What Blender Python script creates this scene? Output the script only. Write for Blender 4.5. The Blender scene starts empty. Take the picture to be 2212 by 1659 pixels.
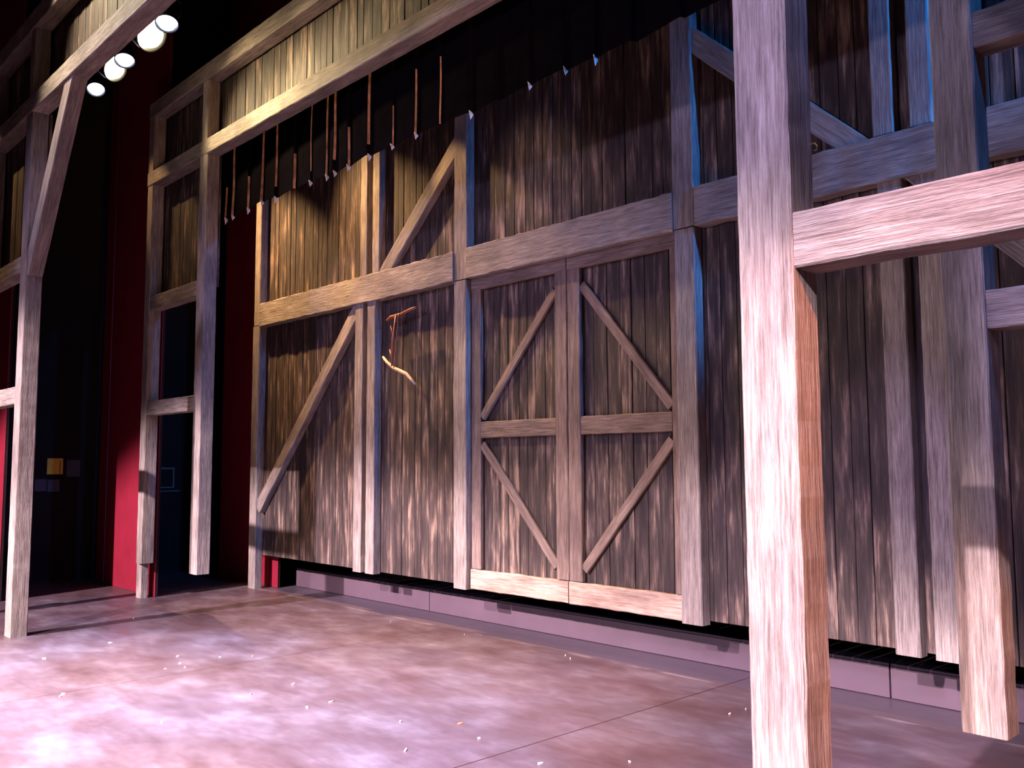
import bpy, bmesh, math, random
from mathutils import Vector, Matrix, noise
R = math.radians
scene = bpy.context.scene
col = scene.collection

# ------------------------------------------------------------------ camera
cam_data = bpy.data.cameras.new('camera'); cam = bpy.data.objects.new('camera', cam_data); col.objects.link(cam)
YAW, PIT, ROL = R(-46.624), R(4.993), R(-0.235)
fw = Vector((math.sin(YAW)*math.cos(PIT), math.cos(YAW)*math.cos(PIT), math.sin(PIT)))
rt = Vector((math.cos(YAW), -math.sin(YAW), 0)); up = rt.cross(fw)
rt2 = rt*math.cos(ROL)+up*math.sin(ROL); up2 = -rt*math.sin(ROL)+up*math.cos(ROL)
cam.matrix_world = Matrix(((rt2.x, up2.x, -fw.x, 0), (rt2.y, up2.y, -fw.y, 0), (rt2.z, up2.z, -fw.z, 1.6), (0, 0, 0, 1)))
cam_data.sensor_fit = 'HORIZONTAL'; cam_data.sensor_width = 36.0
cam_data.lens = 36.0*1938.2/2212; cam_data.clip_start = 0.05; cam_data.clip_end = 200
scene.camera = cam

# ------------------------------------------------------------------ world and exposure
w = bpy.data.worlds.new('world'); scene.world = w; w.use_nodes = True
w.node_tree.nodes['Background'].inputs[0].default_value = (0.28, 0.24, 0.40, 1)
w.node_tree.nodes['Background'].inputs[1].default_value = 0.035
scene.view_settings.view_transform = 'Standard'; scene.view_settings.look = 'None'
scene.view_settings.exposure = 0.0; scene.view_settings.gamma = 1.0; scene.view_settings.use_curve_mapping = False

# ------------------------------------------------------------------ stage lights out of frame
def spot(name, loc, target, watts, color, cone, blend=0.4, size=0.08):
    d = bpy.data.lights.new(name, 'SPOT'); d.energy = watts; d.color = color
    d.spot_size = R(cone); d.spot_blend = blend; d.shadow_soft_size = size
    o = bpy.data.objects.new(name, d); col.objects.link(o); o.location = loc
    o.rotation_euler = (Vector(target)-Vector(loc)).to_track_quat('-Z', 'Y').to_euler()
    return o
PINK = (1.0, 0.80, 0.90); WHITE = (1.0, 0.93, 0.90); LILAC = (0.62, 0.52, 1.0)
AMBER = (1.0, 0.60, 0.26); BLUE = (0.03, 0.26, 1.0); ORANGE = (1.0, 0.26, 0.06)
# front of house, aimed low: top edge of the beams falls from z 2.6 at the near portal to 1.3 at the barn wall
spot('front_spot', (-8.5, -8, 7.7), (-8.8, -2.7, 0.0), 26000, PINK, 65, 0.18, 0.12)
spot('front_spot', (-3.0, -8, 7.7), (-4.4, -2.3, 0.0), 13500, PINK, 60, 0.15, 0.12)
spot('front_spot', (-0.1, -8, 7.9), (-1.1, -2.7, 0.0), 23000, PINK, 58, 0.15, 0.10)
spot('front_spot', (-9.5, -2.5, 7.5), (-6.8, 0.7, 0.0), 33000, WHITE, 48, 1.0, 0.2)
# orange light from the right wing
spot('side_spot', (2.6, 0.6, 4.3), (-1.34, 2.5, 0.1), 1500, ORANGE, 40, 0.25, 0.05)
# lilac wash from the front rail
spot('wash_spot', (-1.0, -3, 6.3), (-1.4, 2.4, 1.05), 2600, LILAC, 42, 0.35, 0.3)
spot('wash_spot', (-8.5, -3, 6.3), (-7.6, 3, 2.9), 900, LILAC, 44, 0.5, 0.3)
spot('wash_spot', (-4.5, -7, 4.6), (-4.2, 5.7, 1.6), 1500, (0.62, 0.56, 1.0), 52, 0.6, 0.3)  # added lilac fill to cool the lower barn wall, no lamp known there
# blue side light high on the right, between the wall and the far portal
spot('side_spot', (1.2, 5.1, 5.2), (-5.6, 5.5, 3.3), 1200, BLUE, 34, 0.6, 0.05)
spot('side_spot', (1.2, 3.4, 5.2), (-2.6, 3.9, 3.2), 220, BLUE, 60, 0.5, 0.05)
spot('side_spot', (1.4, 5.28, 4.3), (-6.6, 5.63, 2.5), 900, (0.10, 0.32, 1.0), 15, 0.8, 0.03)
# steep amber lights behind the curtain border, slanting down along the wall from the left
spot('wall_spot', (-11.3, 4.8, 6.3), (-9.0, 5.7, 1.3), 2300, AMBER, 54, 1.0, 0.04)
spot('wall_spot', (-9.5, 4.8, 6.3), (-6.9, 5.7, 1.5), 2000, AMBER, 54, 1.0, 0.04)
spot('wall_spot', (-6.8, 4.8, 6.3), (-4.2, 5.7, 1.1), 300, (1.0, 0.66, 0.5), 42, 1.0, 0.04)
spot('wall_spot', (-8.4, 4.8, 6.3), (-5.9, 5.7, 3.4), 650, AMBER, 20, 0.5, 0.04)
# added warm light, no lamp seen there, grazing the curtain folds from the right
spot('border_spot', (-1.7, 3.4, 4.2), (-7.4, 4.5, 4.9), 260, (1.0, 0.55, 0.25), 26, 0.8, 0.04)
spot('border_spot', (-12.0, 3.2, 6.7), (-10.2, 4.36, 4.0), 330, AMBER, 24, 0.6, 0.04)
spot('border_spot', (-12.2, 1.4, 6.7), (-10.3, 2.6, 4.0), 330, AMBER, 24, 0.6, 0.04)
# warm border lamp in front of the near portal header
spot('border_spot', (-8.7, 1.5, 6.5), (-7.7, 2.43, 4.9), 560, (1.0, 0.85, 0.55), 90, 0.7, 0.08)

# ------------------------------------------------------------------ node helpers
def new_mat(name):
    m = bpy.data.materials.new(name); m.use_nodes = True
    nt = m.node_tree; nt.nodes.clear()
    out = nt.nodes.new('ShaderNodeOutputMaterial'); b = nt.nodes.new('ShaderNodeBsdfPrincipled')
    nt.links.new(b.outputs[0], out.inputs[0]); return m, nt, b
def N(nt, t, **kw):
    n = nt.nodes.new(t)
    for k, v in kw.items():
        if k[0] == 'i' and k[1:].isdigit(): n.inputs[int(k[1:])].default_value = v
        else: setattr(n, k, v)
    return n
def noise_n(nt, vec, scale, detail=4, rough=0.6):
    n = N(nt, 'ShaderNodeTexNoise'); n.inputs['Scale'].default_value = scale
    n.inputs['Detail'].default_value = detail; n.inputs['Roughness'].default_value = rough
    nt.links.new(vec, n.inputs['Vector']); return n.outputs[0]
def mapping(nt, vec, sc):
    m = N(nt, 'ShaderNodeMapping'); m.inputs['Scale'].default_value = sc
    nt.links.new(vec, m.inputs['Vector']); return m.outputs[0]
def ramp(nt, fac, stops, interp='LINEAR'):
    r = N(nt, 'ShaderNodeValToRGB'); cr = r.color_ramp; cr.interpolation = interp
    while len(cr.elements) < len(stops): cr.elements.new(0.5)
    for e, (p, c) in zip(cr.elements, stops):
        e.position = p; e.color = (c[0], c[1], c[2], 1) if len(c) > 2 else (c[0], c[0], c[0], 1)
    nt.links.new(fac, r.inputs[0]); return r.outputs[0]
def mix(nt, fac, a, b, mode='MIX'):
    m = N(nt, 'ShaderNodeMix', data_type='RGBA', blend_type=mode)
    for s, v in ((0, fac), (6, a), (7, b)):
        if hasattr(v, 'is_linked') or hasattr(v, 'links'): nt.links.new(v, m.inputs[s])
        else: m.inputs[s].default_value = v if s == 0 else (v[0], v[1], v[2], 1)
    return m.outputs[2]
def mathn(nt, op, a, b=None):
    m = N(nt, 'ShaderNodeMath', operation=op)
    for s, v in ((0, a), (1, b)):
        if v is None: continue
        if isinstance(v, (int, float)): m.inputs[s].default_value = v
        else: nt.links.new(v, m.inputs[s])
    return m.outputs[0]
def bump(nt, b, h, strength, dist=0.01):
    n = N(nt, 'ShaderNodeBump'); n.inputs['Strength'].default_value = strength; n.inputs['Distance'].default_value = dist
    nt.links.new(h, n.inputs['Height']); nt.links.new(n.outputs[0], b.inputs['Normal'])

def timber_mat(name, light, mid, dark, bstr=0.9):
    m, nt, b = new_mat(name)
    uv = N(nt, 'ShaderNodeUVMap', uv_map='grain').outputs[0]
    fine = noise_n(nt, mapping(nt, uv, (5.0, 120, 1)), 1.0, 4, 0.7)
    med = noise_n(nt, mapping(nt, uv, (2.4, 30, 1)), 1.0, 4, 0.65)
    big = noise_n(nt, mapping(nt, uv, (1.7, 3.0, 1)), 1.0, 3, 0.6)
    c1 = ramp(nt, fine, [(0.34, dark), (0.49, mid), (0.63, light)])
    c2 = ramp(nt, med, [(0.30, dark), (0.52, mid), (0.72, light)])
    c = mix(nt, 0.5, c1, c2)
    t = ramp(nt, big, [(0.3, (0.62, 0.60, 0.62)), (0.7, (1.15, 1.12, 1.08))])
    c = mix(nt, 1.0, c, t, 'MULTIPLY')
    nt.links.new(c, b.inputs['Base Color'])
    b.inputs['Roughness'].default_value = 0.72; b.inputs['Specular IOR Level'].default_value = 0.3
    h = mathn(nt, 'ADD', mathn(nt, 'MULTIPLY', fine, 0.6), mathn(nt, 'MULTIPLY', med, 0.6))
    bump(nt, b, h, bstr, 0.016)
    return m
M_TIMBER = timber_mat('weathered_timber', (0.54, 0.465, 0.425), (0.31, 0.252, 0.225), (0.10, 0.074, 0.064))
M_DOORTRIM = timber_mat('brown_timber', (0.38, 0.28, 0.235), (0.21, 0.145, 0.122), (0.085, 0.055, 0.045), 0.6)
M_SILL = timber_mat('pale_timber', (0.72, 0.55, 0.44), (0.45, 0.31, 0.24), (0.20, 0.12, 0.09), 0.7)

def plank_mat():
    m, nt, b = new_mat('barn_planks')
    uv = N(nt, 'ShaderNodeUVMap', uv_map='grain').outputs[0]      # u along the board, v across plus a per-board offset
    streak = noise_n(nt, mapping(nt, uv, (2.1, 17, 1)), 1.0, 4, 0.6)
    patch = noise_n(nt, mapping(nt, uv, (0.8, 1.2, 1)), 1.0, 3, 0.6)
    fine = noise_n(nt, mapping(nt, uv, (2.5, 110, 1)), 1.0, 3, 0.7)
    s = mathn(nt, 'ADD', mathn(nt, 'MULTIPLY', streak, 0.60), mathn(nt, 'MULTIPLY', patch, 0.40))
    s = mathn(nt, 'ADD', s, mathn(nt, 'MULTIPLY', mathn(nt, 'SUBTRACT', fine, 0.5), 0.10))
    c = ramp(nt, s, [(0.38, (0.030, 0.020, 0.020)), (0.49, (0.058, 0.039, 0.035)), (0.545, (0.11, 0.073, 0.060)), (0.60, (0.25, 0.168, 0.130)), (0.70, (0.46, 0.34, 0.26))])
    f = ramp(nt, fine, [(0.3, (0.62, 0.60, 0.60)), (0.7, (1.2, 1.2, 1.2))])
    c = mix(nt, 1.0, c, f, 'MULTIPLY')
    nt.links.new(c, b.inputs['Base Color'])
    b.inputs['Roughness'].default_value = 0.7; b.inputs['Specular IOR Level'].default_value = 0.3
    bump(nt, b, fine, 0.4, 0.006)
    return m
M_PLANK = plank_mat()

def plain(name, c, rough=0.6, var=0.12, scale=6.0, metallic=0.0, spec=0.4):
    m, nt, b = new_mat(name)
    g = N(nt, 'ShaderNodeTexCoord').outputs['Object']
    n = noise_n(nt, g, scale, 3, 0.6)
    lo = tuple(v*(1-var) for v in c); hi = tuple(min(1, v*(1+var)) for v in c)
    nt.links.new(ramp(nt, n, [(0.3, lo), (0.7, hi)]), b.inputs['Base Color'])
    b.inputs['Roughness'].default_value = rough; b.inputs['Metallic'].default_value = metallic
    b.inputs['Specular IOR Level'].default_value = spec
    return m
M_BLACK = plain('black_paint', (0.013, 0.009, 0.009), 0.8, 0.2, 2, spec=0.15)
M_DARKROOM = plain('dark_brown_paint', (0.030, 0.017, 0.015), 0.85, 0.25, 1.5, spec=0.1)
M_CARPET = plain('dark_carpet', (0.012, 0.006, 0.006), 0.95, 0.3, 30, spec=0.0)
M_RED = plain('red_paint', (0.22, 0.010, 0.026), 0.55, 0.12, 3.0, spec=0.3)
M_PLATFORM = plain('mauve_platform_paint', (0.105, 0.066, 0.085), 0.5, 0.10, 2.0)
M_PLATTOP = plain('dark_platform_top', (0.05, 0.033, 0.045), 0.6, 0.15, 2.0)
M_VELOUR = plain('black_velour', (0.004, 0.003, 0.004), 0.95, 0.2, 10, spec=0.0)
M_FOLDGLOW = plain('painted_fold_glow', (0.42, 0.20, 0.10), 0.8, 0.5, 9, spec=0.1)  # orange light on the curtain folds, put into the cloth colour
M_HEM = plain('white_hem_tape', (0.75, 0.70, 0.72), 0.7, 0.05)
M_METAL = plain('black_lamp_metal', (0.02, 0.02, 0.022), 0.45, 0.1, 20, 0.6)
M_STICK = plain('bark_brown_wood', (0.24, 0.075, 0.035), 0.45, 0.3, 40)
M_STICKTIP = plain('worn_pale_wood', (0.62, 0.36, 0.22), 0.45, 0.25, 30)
M_YELLOW = plain('yellow_paper', (0.75, 0.48, 0.03), 0.6, 0.08)
M_RUST = plain('orange_print', (0.35, 0.12, 0.02), 0.6, 0.08)
M_GREY = plain('grey_paper', (0.06, 0.06, 0.075), 0.7, 0.08)
M_FRAME = plain('grey_frame_paint', (0.12, 0.115, 0.12), 0.6, 0.08)
M_SCRAP = plain('white_paper_scrap', (0.95, 0.95, 0.95), 0.6, 0.03)
M_ORSCRAP = plain('orange_tape', (0.9, 0.18, 0.08), 0.6, 0.05)
M_BRASS = plain('brass', (0.55, 0.36, 0.10), 0.35, 0.05, 30, 0.9)
def emit(name, c, s):
    m = bpy.data.materials.new(name); m.use_nodes = True; nt = m.node_tree; nt.nodes.clear()
    o = nt.nodes.new('ShaderNodeOutputMaterial'); e = nt.nodes.new('ShaderNodeEmission')
    e.inputs[0].default_value = (*c, 1); e.inputs[1].default_value = s
    nt.links.new(e.outputs[0], o.inputs[0]); return m
M_LENSWARM = emit('warm_lamp_lens', (1.0, 0.80, 0.42), 14)
M_LENSCOOL = emit('cool_lamp_lens', (0.62, 0.70, 1.0), 12)

def floor_mat():
    m, nt, b = new_mat('stage_floor_paint')
    g = N(nt, 'ShaderNodeTexCoord').outputs['Object']
    sep = N(nt, 'ShaderNodeSeparateXYZ'); nt.links.new(g, sep.inputs[0]); X, Y = sep.outputs[0], sep.outputs[1]
    rotm = N(nt, 'ShaderNodeMapping'); rotm.inputs['Rotation'].default_value = (0, 0, R(28)); rotm.inputs['Scale'].default_value = (1.1, 1.7, 1)
    nt.links.new(g, rotm.inputs['Vector'])
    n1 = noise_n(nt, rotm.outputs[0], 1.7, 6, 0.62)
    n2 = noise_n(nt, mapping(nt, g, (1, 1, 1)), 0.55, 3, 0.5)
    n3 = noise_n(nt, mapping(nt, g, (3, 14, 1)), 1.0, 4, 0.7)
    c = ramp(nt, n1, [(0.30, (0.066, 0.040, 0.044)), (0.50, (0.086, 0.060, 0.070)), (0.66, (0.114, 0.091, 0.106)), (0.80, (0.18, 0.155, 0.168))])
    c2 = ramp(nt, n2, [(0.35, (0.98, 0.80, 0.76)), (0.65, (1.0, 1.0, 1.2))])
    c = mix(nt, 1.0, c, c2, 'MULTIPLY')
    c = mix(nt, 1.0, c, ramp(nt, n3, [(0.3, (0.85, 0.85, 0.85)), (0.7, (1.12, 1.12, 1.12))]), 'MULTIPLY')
    # smooth grey-violet paint along the platform, partly the barn wall's shade put into colour, a hand's width of pale wear in front of it
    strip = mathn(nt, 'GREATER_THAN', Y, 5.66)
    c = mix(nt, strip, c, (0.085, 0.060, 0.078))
    wear = mathn(nt, 'MULTIPLY', mathn(nt, 'LESS_THAN', mathn(nt, 'ABSOLUTE', mathn(nt, 'SUBTRACT', Y, 5.645)), 0.02), ramp(nt, n1, [(0.46, (0,)), (0.58, (0.25,))]))
    c = mix(nt, wear, c, (0.40, 0.30, 0.32))
    # joints between the deck sheets
    def line(v, at, wd):
        return mathn(nt, 'LESS_THAN', mathn(nt, 'ABSOLUTE', mathn(nt, 'SUBTRACT', v, at)), wd)
    l = line(X, -3.76, 0.006)
    for at, wd in ((-6.88, 0.004), (-10.0, 0.004)): l = mathn(nt, 'MAXIMUM', l, line(X, at, wd))
    c = mix(nt, l, c, (0.035, 0.015, 0.015))
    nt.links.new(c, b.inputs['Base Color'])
    r = ramp(nt, n1, [(0.3, (0.34,)), (0.7, (0.50,))]); nt.links.new(r, b.inputs['Roughness'])
    b.inputs['Specular IOR Level'].default_value = 0.42
    bump(nt, b, n3, 0.06, 0.004)
    return m
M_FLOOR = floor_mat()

# ------------------------------------------------------------------ object helpers
def tag(o, label=None, cat=None, group=None, kind=None):
    if label: o['label'] = label
    if cat: o['category'] = cat
    if group: o['group'] = group
    if kind: o['kind'] = kind
    return o
def empty(name, loc, label, cat, group=None):
    o = bpy.data.objects.new(name, None); col.objects.link(o); o.location = loc; o.empty_display_size = 0.1
    return tag(o, label, cat, group)
def obj(name, bm, mat, parent=None, smooth=False):
    me = bpy.data.meshes.new(name); bm.normal_update(); bm.to_mesh(me); bm.free()
    for mm in (mat if isinstance(mat, (list, tuple)) else [mat]): me.materials.append(mm)
    if smooth: me.shade_smooth()
    o = bpy.data.objects.new(name, me); col.objects.link(o)
    if parent:
        o.parent = parent
        me.transform(Matrix.Translation(-parent_world(parent)))
    return o
def parent_world(p):
    v = Vector(p.location)
    while p.parent: p = p.parent; v += Vector(p.location)
    return v
def box(bm, x0, x1, y0, y1, z0, z1, bev=0.0):
    vs = [bm.verts.new((x, y, z)) for x in (x0, x1) for y in (y0, y1) for z in (z0, z1)]
    f = [(0, 1, 3, 2), (4, 6, 7, 5), (0, 4, 5, 1), (2, 3, 7, 6), (0, 2, 6, 4), (1, 5, 7, 3)]
    fs = [bm.faces.new([vs[i] for i in q]) for q in f]
    if bev:
        es = list({e for q in fs for e in q.edges}); bmesh.ops.bevel(bm, geom=es, offset=bev, segments=1, affect='EDGES')
    return fs
rnd = random.Random(7)
def timber(bm, a, b, w, y0, d, wob=0.003, cuta=None, cutb=None):
    """rough-hewn timber from (x,z) a to (x,z) b in the plane of the wall; w wide, front face at y0, d deep"""
    L = bm.loops.layers.uv.get('grain') or bm.loops.layers.uv.new('grain')
    a = Vector((a[0], 0, a[1])); b = Vector((b[0], 0, b[1])); t = (b-a); ln = t.length; t.normalize()
    n = Vector((t.z, 0, -t.x)); Y = Vector((0, 1, 0)); n_r = max(2, int(ln/0.045)); bv = 0.007
    prof = [(-w/2+bv, 0), (w/2-bv, 0), (w/2, bv), (w/2, d-bv), (w/2-bv, d), (-w/2+bv, d), (-w/2, d-bv), (-w/2, bv)]
    per = [0]
    for i in range(8):
        p, q = prof[i], prof[(i+1) % 8]; per.append(per[-1]+math.hypot(q[0]-p[0], q[1]-p[1]))
    off = rnd.uniform(0, 50); offu = rnd.uniform(0, 50); rings = []
    for i in range(n_r+1):
        s = ln*i/n_r; ring = []
        for k, (p, q) in enumerate(prof):
            sidex = 1 if p > 0 else -1; sidey = 1 if q > d/2 else -1
            e1 = noise.noise(Vector((s*9, off+sidex*3.1, k*0.15)))*wob + noise.noise(Vector((s*26, off+sidex, k*0.3)))*wob*0.4
            e2 = noise.noise(Vector((s*6, off+9+sidey*2.3, k*0.15)))*wob*0.5
            ss = s
            if cuta is not None and i == 0: ss = p*cuta
            if cutb is not None and i == n_r: ss = ln+p*cutb
            ring.append(bm.verts.new(a+t*ss+n*(p+e1)+Y*(y0+q+max(e2, -0.002))))
        rings.append(ring)
    def face(vs, uvs):
        f = bm.faces.new(vs)
        for l, u in zip(f.loops, uvs): l[L].uv = u
    for i in range(n_r):
        for k in range(8):
            k2 = (k+1) % 8
            u0, u1 = offu+ln*i/n_r, offu+ln*(i+1)/n_r; v0, v1 = off+per[k], off+per[k+1]
            face([rings[i][k], rings[i][k2], rings[i+1][k2], rings[i+1][k]], [(u0, v0), (u0, v1), (u1, v1), (u1, v0)])
    for ring, fl in ((rings[0], True), (rings[-1], False)):
        vs = ring[::-1] if fl else ring
        face(vs, [(offu+v.co.x*0.4+v.co.z*0.4, off+v.co.y*3) for v in vs])
    bmesh.ops.recalc_face_normals(bm, faces=bm.faces)
def T(name, parent, a, b, w, y0, d, mat=None, wob=0.003, cuta=None, cutb=None, label=None):
    bm = bmesh.new(); timber(bm, a, b, w, y0, d, wob, cuta, cutb)
    o = obj(name, bm, mat or M_TIMBER, parent)
    if label: o['label'] = label
    return o
def planking(bm, x0, x1, z0, z1, y, th=0.025, bw=0.118, seed=1, ragged=0.0):
    L = bm.loops.layers.uv.get('grain') or bm.loops.layers.uv.new('grain')
    r = random.Random(seed); x = x0
    while x < x1-0.01:
        ww = bw*r.uniform(0.82, 1.2)
        if x1-(x+ww) < 0.05: ww = x1-x
        yy = y+r.uniform(0, 0.007); zb = z0-r.uniform(0, ragged)
        s = len(bm.faces); o1, o2 = r.uniform(0, 60), r.uniform(0, 90)
        box(bm, x+0.002, x+ww-0.003, yy, yy+th, zb, z1, 0.003)
        bm.faces.ensure_lookup_table()
        for f in bm.faces[s:] if False else [f for f in bm.faces if f.index >= s or f.index == -1]:
            for l in f.loops:
                l[L].uv = (l.vert.co.z+o1, l.vert.co.x+o2)
        bm.faces.index_update(); x += ww
def planking_obj(parent, *a, **k):
    bm = bmesh.new(); planking(bm, *a, **k); return obj('planking', bm, M_PLANK, parent)
def tube(bm, pts, rad, seg=8):
    pts = [Vector(p) for p in pts]; rings = []
    rr = rad if isinstance(rad, (list, tuple)) else [rad]*len(pts)
    for i, p in enumerate(pts):
        t = (pts[min(i+1, len(pts)-1)]-pts[max(i-1, 0)]).normalized()
        a = t.cross(Vector((0, 0, 1))) if abs(t.z) < 0.9 else t.cross(Vector((1, 0, 0)))
        a.normalize(); b = t.cross(a)
        rings.append([bm.verts.new(p+(a*math.cos(q*2*math.pi/seg)+b*math.sin(q*2*math.pi/seg))*rr[i]) for q in range(seg)])
    for i in range(len(pts)-1):
        for q in range(seg):
            bm.faces.new([rings[i][q], rings[i][(q+1) % seg], rings[i+1][(q+1) % seg], rings[i+1][q]])
    bm.faces.new(rings[0][::-1]); bm.faces.new(rings[-1])
    bmesh.ops.recalc_face_normals(bm, faces=bm.faces)

# ------------------------------------------------------------------ the room
def struct(name, bm, m, label=None):
    o = obj(name, bm, m); o['kind'] = 'structure'
    if label: o['label'] = label
    return o
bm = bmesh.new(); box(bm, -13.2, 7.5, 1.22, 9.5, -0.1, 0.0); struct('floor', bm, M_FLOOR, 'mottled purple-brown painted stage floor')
bm = bmesh.new(); box(bm, -13.2, 7.5, 1.2, 1.22, -0.7, 0.0); struct('trim_1', bm, M_BLACK, 'dark front edge of the stage')
bm = bmesh.new(); box(bm, -13.35, 7.65, -10, 1.2, -0.75, -0.7); struct('floor_auditorium', bm, M_CARPET, 'dark auditorium floor in front of the stage')
bm = bmesh.new(); box(bm, -13.35, -13.2, -10, 9.5, -0.75, 12); struct('wall_left', bm, M_BLACK, 'black wing wall on the left')
bm = bmesh.new(); box(bm, -13.35, 7.5, 9.5, 9.65, -0.1, 12); struct('wall_back', bm, M_BLACK, 'black wall at the back of the stage')
bm = bmesh.new(); box(bm, 7.5, 7.65, -10, 9.65, -0.75, 12); struct('wall_right', bm, M_BLACK, 'black wing wall on the right')
bm = bmesh.new(); box(bm, -13.35, 7.65, -10, 9.65, 12.0, 12.15); struct('ceiling', bm, M_DARKROOM, 'dark ceiling over the stage')
bm = bmesh.new(); box(bm, -13.2, -13.185, 1.22, 9.5, 0.0, 0.05); struct('baseboard_left', bm, M_DARKROOM, 'low dark edge strip at the foot of the left wall')

# platforms behind the barn wall
plats = [(-10.60, -7.80, 'mauve painted platform at the far left end of the row under the barn wall'),
         (-7.79, -2.775, 'longest mauve painted platform under the barn doors'),
         (-2.765, 2.5, 'mauve platform to the right of the joint beside the bright near post')]
for x0, x1, lb in plats:
    p = empty('stage_platform', (x0, 6.12, 0), lb, 'platform', 'platforms behind the barn wall')
    bm = bmesh.new(); box(bm, x0, x1, 6.12, 6.15, 0.004, 0.215, 0.003); obj('fascia', bm, M_PLATFORM, p)
    bm = bmesh.new(); box(bm, x0, x1, 6.125, 8.2, 0.215, 0.235, 0.003); obj('deck', bm, M_PLATTOP, p)

# ------------------------------------------------------------------ barn wall
WY = 5.60; PY = 5.70; TD = 0.105; XC = -5.335; TOP = 6.6
bw = empty('barn_wall', (XC, PY, 0.4), 'wide dark plank barn wall with weathered timber posts and a long mid beam, at the back', 'barn wall')
planking_obj(bw, -10.80, -6.66, 0.425, TOP, PY, seed=11)
planking_obj(bw, -6.66, -4.00, 3.42, TOP, PY, seed=12, bw=0.13)
planking_obj(bw, -4.00, 0.15, 0.425, TOP, PY, seed=13, bw=0.135)
def mir(x): return 2*XC-x
for (x0, x1, z0, z1) in ((-10.92, -10.74, 0.0, 3.40), (-10.90, -10.75, 3.41, TOP),
                         (-6.76, -6.575, 0.40, 3.38), (-6.76, -6.565, 3.39, TOP)):
    T('post', bw, ((x0+x1)/2, z0), ((x0+x1)/2, z1), x1-x0, WY, TD)
    T('post', bw, (mir((x0+x1)/2), z0), (mir((x0+x1)/2), z1), x1-x0, WY, TD)
for (x0, x1) in ((-8.51, -8.355), (-8.27, -8.115)):
    for s in (0, 1):
        xm = (x0+x1)/2; xm = mir(xm)+0.06 if s else xm
        T('post', bw, (xm, 0.41), (xm, 3.39), x1-x0, WY+0.005, TD-0.005)
        T('post', bw, (xm+(0.06 if not s else -0.03), 3.70), (xm+(0.06 if not s else -0.03), TOP), (x1-x0)*0.88, WY+0.015, TD-0.015)
for a, b_ in ((-10.735, -6.765), (-6.56, -4.105), (-3.895, 0.06)):
    T('beam', bw, (a, 3.535), (b_, 3.535), 0.305, WY-0.012, TD+0.012, wob=0.009)
# braces: bottom of each to top
T('brace', bw, (-8.03, 3.64), (-6.68, 4.86), 0.165, WY+0.02, TD-0.02)
T('brace', bw, (-2.60, 3.64), (-3.95, 4.90), 0.165, WY+0.02, TD-0.02)
T('brace', bw, (-10.75, 1.02), (-8.40, 3.46), 0.155, WY+0.02, TD-0.02)
T('brace', bw, (0.06, 1.02), (-2.29, 3.46), 0.155, WY+0.02, TD-0.02)

# barn doors hung in the middle bay
def barn_door(xa, xb, lab, inner_right):
    d = empty('barn_door', ((xa+xb)/2, PY, 0.41), lab, 'door', 'pair of barn doors in the plank wall')
    planking_obj(d, xa, xb, 0.43, 3.36, PY+0.006, seed=21 if inner_right else 22, bw=0.125)
    TY = PY-0.042; TT = 0.046
    so = 0.13; si = 0.145
    xo = xa if inner_right else xb
    sgn = 1 if inner_right else -1
    xi = xb if inner_right else xa
    oc = xo+sgn*so/2; ic = xi-sgn*si/2
    T('stile', d, (oc, 0.60), (oc, 3.30), so, TY, TT, M_DOORTRIM, 0.003)
    T('stile', d, (ic, 0.60), (ic, 3.30), si, TY-0.004, TT, M_DOORTRIM, 0.003)
    lo, hi = (xa+so, xb-si) if inner_right else (xa+si, xb-so)
    T('rail', d, (xa+0.002, 3.345), (xb-0.002, 3.345), 0.15, TY-0.006, TT, M_DOORTRIM, 0.003)
    T('rail', d, (lo, 1.91), (hi, 1.91), 0.155, TY, TT, M_DOORTRIM, 0.004)
    T('rail', d, (xa+0.002, 0.50), (xb-0.002, 0.50), 0.185, TY-0.012, TT+0.01, M_SILL, 0.005, label='pale bleached bottom rail')
    A, B = (lo, hi) if inner_right else (hi, lo)
    T('brace', d, (A+sgn*0.01, 2.03), (B-sgn*0.01, 3.12), 0.085, TY+0.008, TT-0.01, M_DOORTRIM, 0.003)
    T('brace', d, (A+sgn*0.01, 1.77), (B-sgn*0.01, 0.70), 0.085, TY+0.008, TT-0.01, M_DOORTRIM, 0.003)
barn_door(-6.56, -5.292, 'left leaf of the plank barn doors, its two diagonal braces forming a V that points left', True)
barn_door(-5.285, -4.06, 'right leaf of the plank barn doors, its two diagonal braces forming a V that points right', False)

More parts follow.
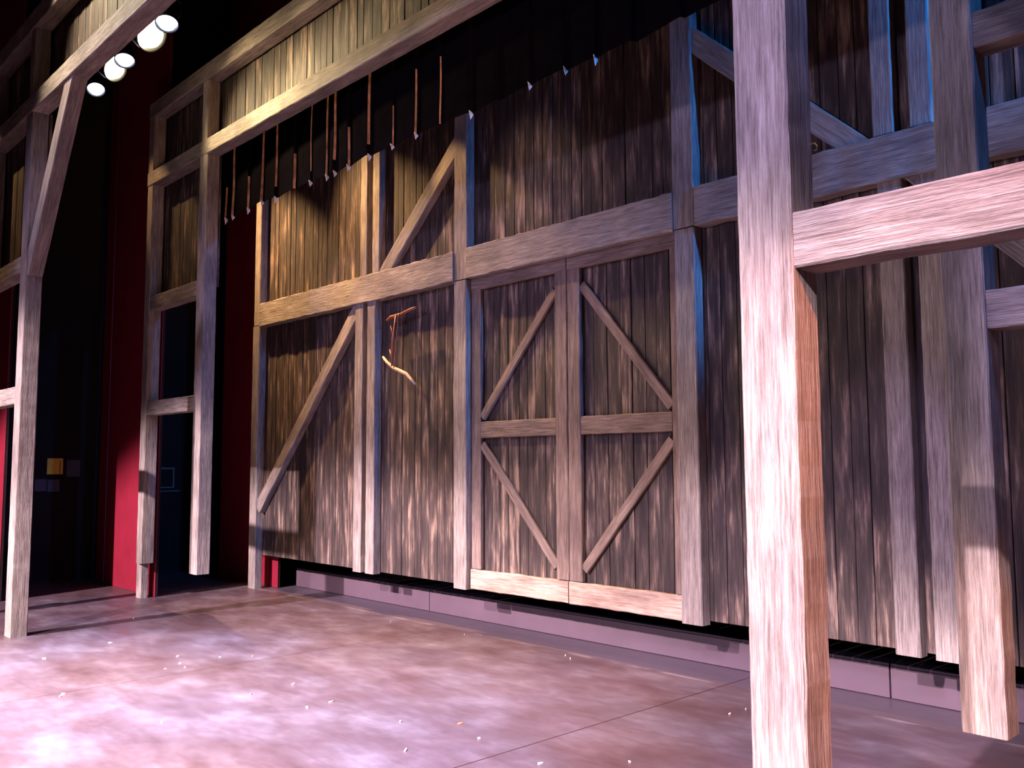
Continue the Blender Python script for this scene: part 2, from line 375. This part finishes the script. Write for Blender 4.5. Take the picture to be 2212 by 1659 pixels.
# ------------------------------------------------------------------ portals
def portal(yf, xc, half_in, half_out, lab, hang, brace, name='portal_frame'):
    """two-post side towers joined by a planked header; front faces at yf"""
    p = empty(name, (xc, yf, 0), lab, 'timber portal', 'timber portals framing the stage')
    D = 0.15; W = 0.185
    zb = 0.42 if hang else 0.0
    for s in (-1, 1):
        xi = xc+s*half_in; xo = xc+s*half_out
        T('post', p, (xi, zb), (xi, 5.025), W, yf, D)
        T('post', p, (xo, 0.42), (xo, 6.08), W*0.85, yf, D)
        fo = bmesh.new(); timber(fo, (xo+s*0.10, 0.0), (xo+s*0.10, 0.62), 0.14, yf+0.045, 0.09, 0.003)
        ft = obj('foot', fo, M_TIMBER, p)
        T('post', p, (xi, 5.195), (xi, 5.885), 0.13, yf+0.005, D-0.005)
        for z in (2.265, 3.545):
            a = (min(xi, xo)+(W/2 if s > 0 else W*0.42), z); b_ = (max(xi, xo)-(W*0.42 if s > 0 else W/2), z)
            T('crossbar', p, a, b_, 0.17, yf+0.01, D-0.01)
        lo, hi = min(xi, xo), max(xi, xo)
        planking_obj(p, lo-0.05, hi+0.05, 3.56, 5.05, yf+D+0.02, seed=31+s+int(yf*10))
        if brace:
            T('brace', p, (xi-s*0.06, 3.45), (xi-s*1.17, 5.10), 0.185, yf+0.012, D-0.02)
    T('header', p, (xc-half_out-W*0.42, 5.11), (xc+half_out+W*0.42, 5.11), 0.175, yf-0.006, D+0.01)
    T('top_beam', p, (xc-half_out-W*0.42, 5.985), (xc+half_out+W*0.42, 5.985), 0.19, yf-0.006, D+0.01)
    planking_obj(p, xc-half_out, xc+half_out, 5.10, 6.0, yf+D+0.02, seed=41+int(yf*10))
    return p
near = portal(2.43, -5.44, 4.0, 5.49, 'nearer timber portal whose bright right post stands closest to the camera', False, True)
far = portal(4.20, -5.47, 3.97, 5.47, 'farther timber portal before the barn wall, its inner posts ending above the floor', True, False)
bm = bmesh.new()
tube(bm, [(-1.345, 2.55, 2.585), (-1.325, 2.55, 2.585), (-1.316, 2.55, 2.573), (-1.318, 2.55, 2.562), (-1.327, 2.55, 2.562)], 0.0022, 6)
o = obj('hook', bm, M_BRASS, near); o['label'] = 'small brass hook'

# ------------------------------------------------------------------ red masking flats and black legs
def flat(x0, x1, y, h, lab, mat=M_RED, name='masking_flat', th=0.04):
    f = empty(name, ((x0+x1)/2, y, 0), lab, 'masking flat', 'red masking flats in the left wing')
    bm = bmesh.new(); box(bm, x0, x1, y, y+0.012, 0.002, h, 0.002); obj('skin', bm, mat, f)
    bm = bmesh.new()
    for xx in (x0+0.002, x1-0.052): box(bm, xx, xx+0.05, y+0.0125, y+th, 0.002, h-0.001, 0.002)
    box(bm, x0+0.052, x1-0.052, y+0.0125, y+th, 0.002, 0.07); box(bm, x0+0.052, x1-0.052, y+0.0125, y+th, h-0.07, h-0.001)
    obj('frame', bm, M_DARKROOM, f)
flat(-12.66, -10.96, 4.41, 9.5, 'red masking flat standing just behind the left foot of the farther portal')
flat(-12.30, -10.62, 5.86, 9.5, 'red masking flat seen behind the left end post of the barn wall')
flat(-13.17, -12.88, 4.47, 9.5, 'narrow dim red flat against the black left wall')
flat(-13.15, -11.90, 2.95, 9.5, 'red masking flat at the far left edge behind the nearer portal')

# ------------------------------------------------------------------ curtain border
def curtain():
    cu = empty('curtain_border', (-5.4, 4.5, 4.36), 'short black pleated curtain border hanging behind the long header beam', 'curtain')
    L = []
    xs = [-9.66, -9.43, -9.26, -8.90, -8.59, -8.30, -7.92, -7.61, -7.31, -7.17, -6.94, -6.60, -6.25, -5.91, -5.59, -5.20, -4.88, -4.54, -4.18, -3.90, -3.55, -3.17]
    x = -3.17
    while x < -0.9: x += 0.33; xs.append(x)
    r = random.Random(5); bm = bmesh.new(); NZ = 34; z0, z1 = 4.36, 5.9; cols = []
    prof = []
    for i, x in enumerate(xs[:-1]):
        nx = xs[i+1]; dep = r.uniform(0.022, 0.045)
        prof += [(x, 0.0, i), (x+(nx-x)*0.35, -dep*0.55, i), (nx-0.035, -dep, i), (nx-0.012, -dep*0.9, i), (nx-0.004, -0.012, i)]
    sway = {i: r.uniform(0, 9) for i in range(len(xs))}
    for (x, dy, i) in prof:
        c = []
        for k in range(NZ+1):
            z = z0+(z1-z0)*(k/NZ)**1.4
            wv = noise.noise(Vector((sway[i], z*1.8, 0)))*0.03*min(1, (z1-z)/1.5)
            f = 1.0-0.75*min(1, (z-z0)/1.3)*(0.6+0.4*math.sin(sway[i]*5))
            bot = noise.noise(Vector((x*2.2, 3.3, 0)))*0.03
            c.append(bm.verts.new((x+wv, 4.5+dy*f+noise.noise(Vector((x*3, z*2, 1)))*0.006, z+(bot if k == 0 else 0))))
        cols.append(c)
    lin = [r.choice((0.35, 0.55, 0.75, 0.9)) for _ in range(len(cols))]  # height of the painted orange glow on each fold
    for j, (a, b_) in enumerate(zip(cols, cols[1:])):
        for k in range(NZ):
            f = bm.faces.new([a[k], b_[k], b_[k+1], a[k+1]]); zc = a[k].co.z-z0; f.material_index = 1 if j % 5 == 3 and j < 72 and zc < lin[j//5] and zc > lin[j//5]-0.8 else 0
    o = obj('pleated_cloth', bm, (M_VELOUR, M_FOLDGLOW), cu)
    s = o.modifiers.new('thickness', 'SOLIDIFY'); s.thickness = 0.004
    for i, x in enumerate(xs[1:20]):
        if i in (5, 13, 15): continue
        bm = bmesh.new(); h = r.uniform(0.045, 0.07); y = 4.455
        zb = 4.355+noise.noise(Vector((x*2.2, 3.3, 0)))*0.03
        v = [bm.verts.new(q) for q in ((x-0.010, y+0.045, zb+0.012), (x+0.003, y, zb+0.015), (x+0.012, y+0.01, zb-h), (x+0.010, y+0.04, zb-h*0.3))]
        bm.faces.new(v)
        e = bmesh.ops.extrude_face_region(bm, geom=bm.faces[:])
        for q in e['geom']:
            if isinstance(q, bmesh.types.BMVert): q.co += Vector((0.004, -0.002, 0))
        bmesh.ops.recalc_face_normals(bm, faces=bm.faces)
        obj('hem_tab', bm, M_HEM, cu)
    bm = bmesh.new(); tube(bm, [(-9.8, 4.5, 5.93), (-0.6, 4.5, 5.93)], 0.024, 10); obj('pipe', bm, M_METAL, cu, True)
curtain()

# ------------------------------------------------------------------ lighting batten with five lamps
bat = empty('lighting_batten', (-9.3, 3.3, 6.24), 'dark pipe carrying the row of five lamps at the upper left', 'pipe')
bm = bmesh.new(); tube(bm, [(-12.8, 3.3, 6.24), (-1.0, 3.3, 6.24)], 0.024, 10); obj('pipe', bm, M_METAL, bat, True)
def lamp(x, z, warm, r, aim, watts, color, lab, cone=50):
    """par can with lens facing aim"""
    L = empty('stage_lamp', (x, 3.3, z), lab, 'stage light', 'row of lit stage lamps on the pipe')
    d = (Vector(aim)-Vector((x, 3.3, z))).normalized(); q = d.to_track_quat('Z', 'Y'); lens_c = Vector((x, 3.3, z))
    def pt(a, rad, ang): return lens_c+q@Vector((math.cos(ang)*rad, math.sin(ang)*rad, a))
    bm = bmesh.new(); S = 24; rings = []
    for a, rad in ((-0.26, 0.25), (-0.24, 0.55), (-0.16, 0.85), (0.0, 1.12), (0.045, 1.16), (0.045, 1.08), (0.0, 1.03)):
        rings.append([bm.verts.new(pt(a*r/0.1, rad*r, 2*math.pi*k/S)) for k in range(S)])
    for A, B in zip(rings, rings[1:]):
        for k in range(S): bm.faces.new([A[k], A[(k+1) % S], B[(k+1) % S], B[k]])
    bm.faces.new(rings[0][::-1]); obj('housing', bm, M_METAL, L, True)
    bm = bmesh.new(); c0 = bm.verts.new(pt(0.095*r/0.1, 0, 0)); rr = []
    for a, rad in ((0.082, 0.45), (0.052, 0.80), (0.004, 1.02)):
        rr.append([bm.verts.new(pt(a*r/0.1, rad*r, 2*math.pi*k/S)) for k in range(S)])
    for k in range(S):
        bm.faces.new([c0, rr[0][k], rr[0][(k+1) % S]]); [bm.faces.new([rr[g][k], rr[g+1][k], rr[g+1][(k+1) % S], rr[g][(k+1) % S]]) for g in (0, 1)]
    obj('lens', bm, M_LENSWARM if warm else M_LENSCOOL, L, True)
    bm = bmesh.new(); side = q@Vector((1, 0, 0)); side.z = 0; side.normalize(); base = lens_c-d*0.08*r/0.1
    tube(bm, [base+side*1.1*r, base+side*1.3*r+Vector((0, 0, 0.14)), Vector((x, 3.3, 6.18)), base-side*1.3*r+Vector((0, 0, 0.14)), base-side*1.1*r], 0.010, 6)
    obj('yoke', bm, M_METAL, L)
    bm = bmesh.new(); box(bm, x-0.025, x+0.025, 3.275, 3.325, 6.175, 6.217, 0.008); obj('clamp', bm, M_METAL, L)
    s = spot('lamp_beam', lens_c+d*(0.10*r/0.1+0.02), aim, watts, color, 95 if warm else cone, 1.0 if warm else 0.5, r*0.6)
    s.parent = L; s.location = Vector(s.location)-Vector(L.location)
lamp(-10.26, 5.80, False, 0.085, (-6.7, 2.4, 0.0), 700, (0.42, 0.45, 1.0), 'small cool white lamp, lowest of the lit row beside the brace')
lamp(-9.76, 5.87, True, 0.125, (-5.5, 5.2, 3.2), 420, (1.0, 0.78, 0.42), 'large warm lamp, second from the left in the lit row')
lamp(-9.40, 5.85, False, 0.090, (-6.7, 2.4, 0.0), 700, (0.42, 0.45, 1.0), 'small cool white lamp between the two warm ones')
lamp(-8.78, 5.90, True, 0.150, (-5.2, 4.9, 3.1), 420, (1.0, 0.78, 0.42), 'largest and brightest warm lamp in the lit row')
lamp(-8.31, 5.85, False, 0.095, (-5.9, 2.2, 0.0), 700, (0.42, 0.45, 1.0), 'small cool white lamp, highest of the lit row')

# ------------------------------------------------------------------ bow saw hanging on the planks
sw = empty('bow_saw', (-7.68, 5.56, 2.85), 'old wooden bow saw with two stick arms hung on the plank wall', 'saw')
SY = 5.575
bm = bmesh.new(); tube(bm, [(-7.845, SY, 3.12), (-7.76, SY-0.01, 3.145), (-7.60, SY, 3.155), (-7.45, SY, 3.185), (-7.34, SY, 3.20)], [0.016, 0.022, 0.021, 0.018, 0.013], 8)
obj('arm', bm, M_STICK, sw, True)
bm = bmesh.new(); tube(bm, [(-7.875, SY-0.03, 2.73), (-7.80, SY-0.03, 2.665), (-7.70, SY-0.02, 2.60), (-7.58, SY-0.02, 2.555), (-7.49, SY-0.01, 2.52), (-7.42, SY, 2.46), (-7.345, SY, 2.405)], [0.012, 0.018, 0.021, 0.022, 0.021, 0.017, 0.012], 8)
o = obj('arm', bm, M_STICKTIP, sw, True); o['label'] = 'pale worn curved lower arm'
bm = bmesh.new(); tube(bm, [(-7.66, SY-0.02, 3.16), (-7.69, SY-0.035, 2.9), (-7.715, SY-0.03, 2.60)], [0.010, 0.014, 0.010], 8); obj('stretcher', bm, M_STICK, sw, True)
bm = bmesh.new()
tube(bm, [(-7.60, SY-0.025, 3.17)]+[(-7.60-0.075*k/14+0.006*math.sin(k*2.2), SY-0.03+0.006*math.cos(k*2.2), 3.17-0.60*k/14) for k in range(1, 14)]+[(-7.675, SY-0.03, 2.57)], 0.006, 6)
obj('twisted_cord', bm, M_STICK, sw, True)
bm = bmesh.new(); tube(bm, [(-7.76, SY-0.015, 3.05), (-7.70, SY-0.03, 2.93)], [0.004, 0.008], 6)
obj('toggle', bm, M_STICK, sw, True)
bm = bmesh.new(); tube(bm, [(-7.78, SY-0.01, 2.80), (-7.715, SY-0.03, 2.68)], [0.009, 0.005], 6); obj('toggle', bm, M_STICK, sw, True)
bm = bmesh.new(); tube(bm, [(-7.64, SY-0.03, 3.185), (-7.64, PY+0.01, 3.185)], 0.006, 6); obj('peg', bm, M_METAL, sw)

# ------------------------------------------------------------------ notices on the left wall
def paper(y0, y1, z0, z1, m, lab, name='notice_sheet', grp='paper notices on the black left wall'):
    p = empty(name, (-13.2, (y0+y1)/2, z0), lab, 'notice', grp)
    bm = bmesh.new(); box(bm, -13.199, -13.195, y0, y1, z0, z1); obj('sheet', bm, m, p)
    return p
pp = paper(3.80, 4.00, 1.465, 1.68, M_YELLOW, 'yellow notice sheet pinned on the black left wall')
bm = bmesh.new(); box(bm, -13.1945, -13.193, 3.955, 3.972, 1.47, 1.65); o = obj('stripe', bm, M_RUST, pp); o['label'] = 'rust-orange stripe'
paper(4.05, 4.22, 1.43, 1.66, M_GREY, 'dim grey sheet to the right of the yellow notice')
paper(3.655, 3.80, 1.24, 1.40, M_GREY, 'dim grey sheet below the yellow notice, nearer the post')
paper(3.812, 3.965, 1.23, 1.39, M_GREY, 'dim grey sheet directly below the yellow notice')
wf = empty('wall_frame', (-13.2, 5.42, 1.2), 'faint grey rectangular frame with a ledge on the dark wall, seen under the crossbar', 'frame')
bm = bmesh.new()
for (a, b_, c, d) in ((5.27, 5.55, 1.52, 1.545), (5.27, 5.55, 1.245, 1.262), (5.27, 5.285, 1.262, 1.52), (5.53, 5.55, 1.262, 1.52)): box(bm, -13.2, -13.185, a, b_, c, d)
obj('frame', bm, M_FRAME, wf)
bm = bmesh.new(); box(bm, -13.2, -13.15, 5.25, 5.62, 1.19, 1.208, 0.002); obj('ledge', bm, M_FRAME, wf)

# ------------------------------------------------------------------ scraps on the floor
scr = [(-8.46, 3.02, .05), (-9.61, 3.66, .05), (-6.83, 2.13, .04), (-8.17, 2.39, .05), (-6.77, 2.09, .04), (-7.48, 3.22, .025), (-7.19, 3.46, .04), (-7.1, 2.96, .02), (-7.04, 3.09, .02), (-7.2, 3.12, .02),
       (-5.96, 3.43, .03), (-5.91, 3.07, .03), (-5.35, 3.37, .05), (-5.34, 3.18, .04), (-4.64, 3.42, .035), (-4.17, 3.11, .05), (-5.67, 2.35, .02), (-4.05, 3.55, .02), (-3.49, 3.49, .045), (-5.13, 5.49, .02), (-5.24, 5.55, .02), (-3.32, 5.03, .02), (-3.31, 5.2, .02), (-3.18, 3.86, .02), (-6.52, 5.54, .02), (-7.57, 5.45, .02)]
marks = ['beside the left post of the nearer portal', 'in the left half of the open floor', 'in the middle of the open floor', 'near the foot of the barn wall', 'near the floor joint by the bright post']
def where(x, y):
    if y > 4.9: return marks[3]
    if x < -8: return marks[0]
    if x < -6: return marks[1]
    if x < -4.5: return marks[2]
    return marks[4]
def scrap(x, y, s, m, lab, grp, seed):
    r = random.Random(seed); bm = bmesh.new(); n = r.choice((5, 6, 7)); a0 = r.uniform(0, 6.28); st = r.uniform(0, 3.14); el = r.uniform(0.25, 0.6)
    ring = []
    for k in range(n):
        a = a0+2*math.pi*k/n; rr = s*r.uniform(0.6, 1.0)
        px_, py_ = math.cos(a)*rr*0.5, math.sin(a)*rr*el*0.5
        ring.append((x+px_*math.cos(st)-py_*math.sin(st), y+px_*math.sin(st)+py_*math.cos(st)))
    lo = [bm.verts.new((p[0], p[1], 0.0005)) for p in ring]; hi = [bm.verts.new((p[0], p[1], 0.003+0.006*r.random())) for p in ring]
    bm.faces.new(lo[::-1]); bm.faces.new(hi)
    for k in range(n): bm.faces.new([lo[k], lo[(k+1) % n], hi[(k+1) % n], hi[k]])
    o = obj('paper_scrap' if m is M_SCRAP else 'tape_scrap', bm, m); tag(o, lab, 'scrap', grp)
for i, (x, y, s) in enumerate(scr):
    wh = where(x, y); scrap(x, y, s, M_SCRAP, 'tiny white paper scrap lying '+wh, 'white scraps '+wh, i)
scrap(-4.35, 3.66, .05, M_ORSCRAP, 'tiny orange tape scrap in the middle of the floor', 'orange tape scraps', 90)
scrap(-7.04, 3.67, .04, M_ORSCRAP, 'tiny faint orange tape scrap on the left of the floor', 'orange tape scraps', 91)
